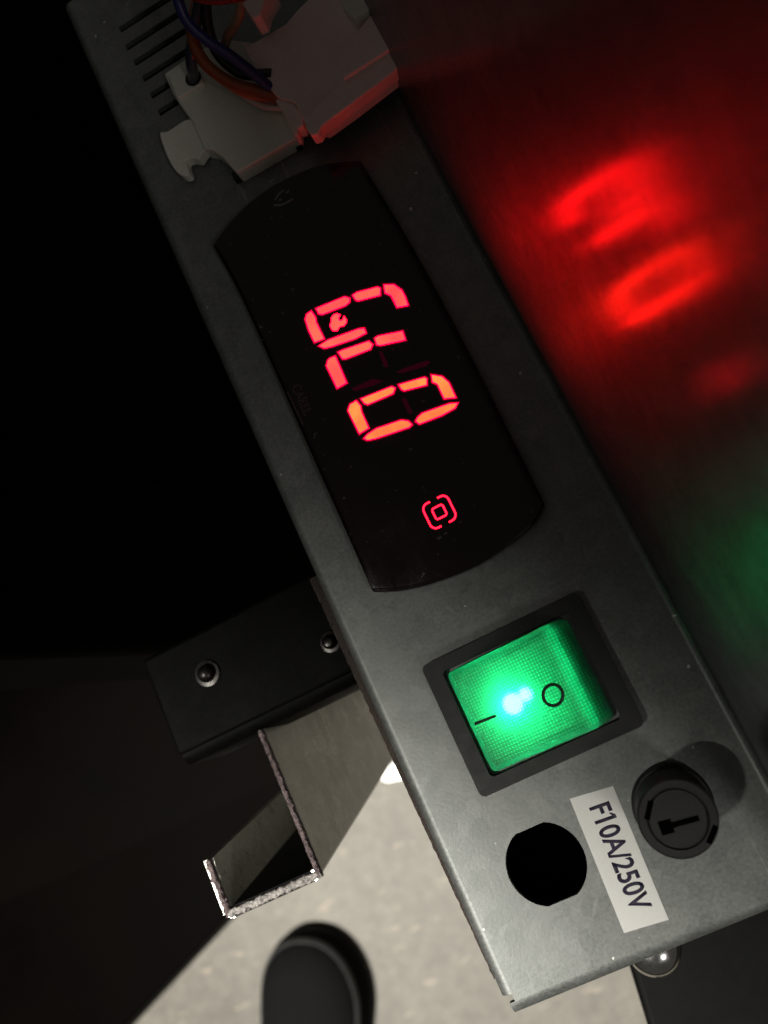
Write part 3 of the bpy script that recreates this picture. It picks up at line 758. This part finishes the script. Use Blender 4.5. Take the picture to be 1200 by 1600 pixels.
# ================================================================== LEG AND BRACKET ON THE LEFT
leg = empty('channel_leg', 'open galvanised channel leg with a rough cut end left of the panel', 'bracket')
ZL = -22.0
A, B, C = at(410, 1140, ZL), at(507, 1372, ZL), at(350, 1437, ZL)
xa = (A.x+B.x)/2; D1 = at(327, 1340, ZL); D2 = at(268, 1192, ZL)
tk = 2.2
def wallseg(bm, name, x0, x1, y0, y1, z0, mat=M_BRACKET, zt=ZL):
    pass
LB = 150.0
def lean(o):
    for v in o.data.vertices:
        dz = ZL-v.co.z/MM; v.co.x -= 0.077*dz*MM; v.co.y += 0.105*dz*MM
    return o
def piece(name, x0, x1, y0, y1, zl, mat, parent, zt=ZL):
    bm = bmesh.new(); box(bm, x0, x1, y0, y1, zl, zt); return lean(finish(name, bm, mat, parent, None))
xC = min(C.x, D1.x)
print('leg', A, B, C, D1, D2)
piece('web', xa-1.5, xa, B.y+tk*.6, A.y, ZF+1, M_BRACKET, leg, ZL-.9)
piece('web_edge', xa-1.5, xa, A.y, A.y+9, ZF+1, M_BRACKET, leg, ZL-2.9)
piece('cross_wall', xC+tk, xa-tk, B.y, B.y+tk, ZL-300, M_SHADE_STEEL, leg, ZL-.8)  # inner flange coloured near black to paint in its shade
piece('return_lip', xC, xC+tk, B.y+tk*.6, B.y+12.5, ZL-300, M_BRACKET, leg, ZL-.8)
# rounded outer corners
for cx, nm, l_ in ((xa-tk, 'corner', 675), (xC+tk, 'corner', 300)):
    bm = bmesh.new(); s = 1 if cx > (xa+xC)/2 else -1; pts = []
    for k in range(9):
        a = math.radians(-90+90*k/8); pts.append(Vector((cx+s*tk*math.cos(a), B.y+tk+tk*math.sin(a)*1.0, ZL-.8)))
    pts.append(Vector((cx, B.y+tk, ZL-.8)))
    prism(bm, pts if s > 0 else pts[::-1], z0=ZL-l_); lean(finish(nm, bm, M_BRACKET, leg, 40))
# ragged flame-cut rim on the end of the channel
M_CUT2 = noisy('dark_cut_edge', (0.02, 0.012, 0.014), (0.2, 0.15, 0.15), 0.35, 0.6, 0.5, 700, 1900, 0.9, 0.0006)
def rim(p, q, wid, seg, mat=None):
    bm = bmesh.new(); d = (q-p); n = Vector((-d.y, d.x, 0)).normalized()
    rows = []
    for i in range(seg+1):
        c = p.lerp(q, i/seg); row = []
        for j in range(5):
            s = (j/4-.5)*wid; base = c+n*s
            jit = noise.noise(base*2.3)*0.22+noise.noise(base*5.1)*0.16
            row.append(bm.verts.new(base + n*(jit if j in (0, 4) else 0) + Vector((0, 0, (jit*0.9 + (0.0 if j in (0, 4) else .25))))))
        row = [bm.verts.new(row[0].co-Vector((0, 0, 1.1)))] + row + [bm.verts.new(row[-1].co-Vector((0, 0, 1.1)))]
        rows.append(row)
    for a, b in zip(rows, rows[1:]):
        for j in range(6): bm.faces.new((a[j], a[j+1], b[j+1], b[j]))
        bm.faces.new((a[6], a[0], b[0], b[6]))
    bm.faces.new(rows[0][::-1]); bm.faces.new(rows[-1])
    return finish('cut_rim', bm, mat or M_CUT, leg, 60)
zc = Vector((0, 0, ZL))
rim(Vector((xa-.75, A.y, ZL)), Vector((xa-.75, B.y+tk*.3, ZL)), 1.1, 80, M_CUT2)
rim(Vector((xa-.2, B.y+tk*.5, ZL-.03)), Vector((xC+tk*.6, B.y+tk*.5, ZL-.03)), tk*.7, 70)
rim(Vector((xC+tk*.6, B.y+tk*.35, ZL-.06)), Vector((xC+tk*.5, B.y+12.5, ZL-.06)), tk*.6, 36, M_CUT2)

# horizontal mounting plate with two bolts
mp = empty('mounting_plate', 'dark bolted steel plate above the open channel leg', 'bracket')
pq = P([(212, 1000), (505, 935), (572, 1048), (272, 1192)], ZL)
xL_ = at(250, 1110, ZL).x; yb_ = A.y+.3; yt_ = at(360, 960, ZL).y
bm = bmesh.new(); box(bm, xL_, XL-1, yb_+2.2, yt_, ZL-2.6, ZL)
o = bevel(finish('plate', bm, M_SHADE_STEEL, mp, 35), 1.0, 4)  # near-black colour stands in for the shade on the plate
bm = bmesh.new()
prof = [(yb_+2.3, ZL)] + [(yb_+2.3-2.6*math.sin(math.radians(15*k)), ZL-2.6+2.6*math.cos(math.radians(15*k))) for k in range(1, 7)] + [(yb_-.3, ZL-20), (yb_+2.2, ZL-20), (yb_+2.2, ZL-2.6)]
v0 = [bm.verts.new((xL_+1, y, z)) for y, z in prof]; v1 = [bm.verts.new((XL-1, y, z)) for y, z in prof]
bm.faces.new(v0); bm.faces.new(v1[::-1])
for k in range(len(prof)): j = (k+1) % len(prof); bm.faces.new((v0[k], v1[k], v1[j], v0[j]))
finish('turned_down_edge', bm, M_SHADE_STEEL, mp, 40)
def bolt(c, r, z, nm, label):
    bm = bmesh.new(); lathe(bm, (c.x, c.y), [(0, z), (r*1.45, z), (r*1.45, z+.5), (r, z+.6), (r, z+1.0), (r*.9, z+1.7), (r*.6, z+2.3), (0, z+2.5)], 40)
    o = finish(nm, bm, M_BOLT, None, 40); tag(o, label, 'bolt', 'bolts on the dark bracket plate'); return o
bolt(at(325, 1052, ZL), 1.9, ZL+.003, 'bolt', 'round headed bolt in the middle of the dark bracket plate')
bolt(at(517, 1003, ZL), 1.5, ZL+.003, 'bolt', 'small bolt on the dark plate close to the panel edge')

# shiny screw below the lower edge of the panel
q = at(1022, 1493, -14)
bm = bmesh.new(); lathe(bm, (q.x, q.y), [(0, -22), (4.6, -22), (5.0, -19.5), (4.7, -17.2), (3.4, -15.2), (1.6, -14.3), (0, -14.1)], 48)
tag(finish('dome_screw', bm, M_STEEL, None, 40), 'shiny domed screw peeping from under the lower edge of the panel', 'screw')

# ================================================================== DARK BODIES ROUND ABOUT
cov = empty('machine_cover', 'very dark brown machine cover with a straight edge at lower left', 'cover')
ZC = -650.0
e = P([(168, 1634), (352, 1438), (484, 1297), (640, 1130)], ZC)
dirn = (e[0]-e[-1]).normalized(); perp = Vector((dirn.y, -dirn.x, 0)); 
if perp.x > 0: perp = -perp
e0 = e[0]+dirn*900; e1 = e[-1]-dirn*60
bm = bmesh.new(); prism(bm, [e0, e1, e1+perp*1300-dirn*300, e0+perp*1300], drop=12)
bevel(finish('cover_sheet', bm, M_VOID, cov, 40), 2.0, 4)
bm = bmesh.new(); prism(bm, [e0+Vector((0, 0, -12)), e1+Vector((0, 0, -12)), e1+perp*6+Vector((0, 0, -12)), e0+perp*6+Vector((0, 0, -12))], drop=30)
finish('cover_rim', bm, M_VOID, cov, 40)
# back body that closes the view behind the left of the panel
hb = bmesh.new()
qa = P([(-200, -200), (300, -300), (640, 1130), (-200, 1500)], -560)
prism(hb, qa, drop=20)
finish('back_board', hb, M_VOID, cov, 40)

# added dark wall that cuts the light reaching the upper panel from the left
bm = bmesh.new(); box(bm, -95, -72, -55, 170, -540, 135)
bevel(finish('light_blocker', bm, M_VOID, cov, 40), 3, 3)

# dark appliance beneath the lower right of the panel
bm = bmesh.new(); ZA = -90
aq = P([(984, 1515), (1012, 1606), (1050, 1760), (1600, 1700), (1500, 1200), (960, 1400)], ZA)
prism(bm, aq, drop=60)
ap = bevel(finish('base_box', bm, M_HOLE2, None, 40), 2, 3); 
tag(ap, 'black box under the lower right corner of the panel', 'box')

# ================================================================== SHOE AND PAPER SCRAP ON THE FLOOR
shoe = empty('shoe', 'toe of a black shoe standing on the pale floor', 'shoe')
tipL = at(492, 1452, ZF+20); bk = at(500, 1750, ZF+20)
ydir = (tipL-bk); ydir.z = 0; ydir.normalize(); xdir = Vector((ydir.y, -ydir.x, 0))
base = at(483, 1452, ZF+20); base.z = ZF
def shoe_ring(s, z, inset, squash=1.0):
    """plan outline of the shoe: s scales, toe forward"""
    out = []
    n = 72
    for k in range(n):
        a = 2*math.pi*k/n
        cx = math.cos(a); sy = math.sin(a)
        wx = 50*abs(cx)**0.9*(1 if cx > 0 else -1)
        ly = 0
        if sy >= 0: yy = -70 + 70*sy**0.86
        else: yy = -70 - 220*abs(sy)**0.6
        xx = wx*(1-0.06*(yy < -70)) + 4*math.exp(-((yy+60)/40)**2)
        c = Vector((0, -90, 0)); p = Vector((xx, yy, 0)); d = (p-c); L = d.length
        p = c + d*((L-inset)/L)*s
        out.append(base + xdir*p.x + ydir*p.y + Vector((0, 0, z)))
    return out
def loft(name, rings, mat, parent, smooth=50, cap=True):
    bm = bmesh.new(); R = [[bm.verts.new(p) for p in r] for r in rings]
    for a, b in zip(R, R[1:]):
        for k in range(len(a)): bm.faces.new((a[k], a[(k+1) % len(a)], b[(k+1) % len(a)], b[k]))
    if cap: bm.faces.new(R[0][::-1]); bm.faces.new(R[-1])
    return finish(name, bm, mat, parent, smooth)
loft('sole', [shoe_ring(1, 0.5, 3), shoe_ring(1, 4, 0), shoe_ring(1, 18, 0), shoe_ring(1, 21, 1.5), shoe_ring(1, 23, 4)], M_SUEDE, shoe)
loft('upper', [shoe_ring(1, 22, 3), shoe_ring(1, 30, 2), shoe_ring(1, 38, 5), shoe_ring(1, 45, 10), shoe_ring(1, 51, 17), shoe_ring(1, 55, 26), shoe_ring(1, 58, 38), shoe_ring(.5, 60, 38)], M_SUEDE, shoe, 80)
loft('toe_seam', [shoe_ring(1, 34, 3.2), shoe_ring(1, 37, 3.4), shoe_ring(1, 40, 5.0), shoe_ring(1, 38, 9)], M_RUBBER, shoe, 60, False)

pc = P([(590, 1215), (618, 1190), (640, 1215), (605, 1222)], ZF+2)
bm = bmesh.new(); prism(bm, pc, drop=1.5)
tag(finish('paper_scrap', bm, M_PAPER, None, None), 'small white paper scrap on the floor beside the panel edge', 'paper')
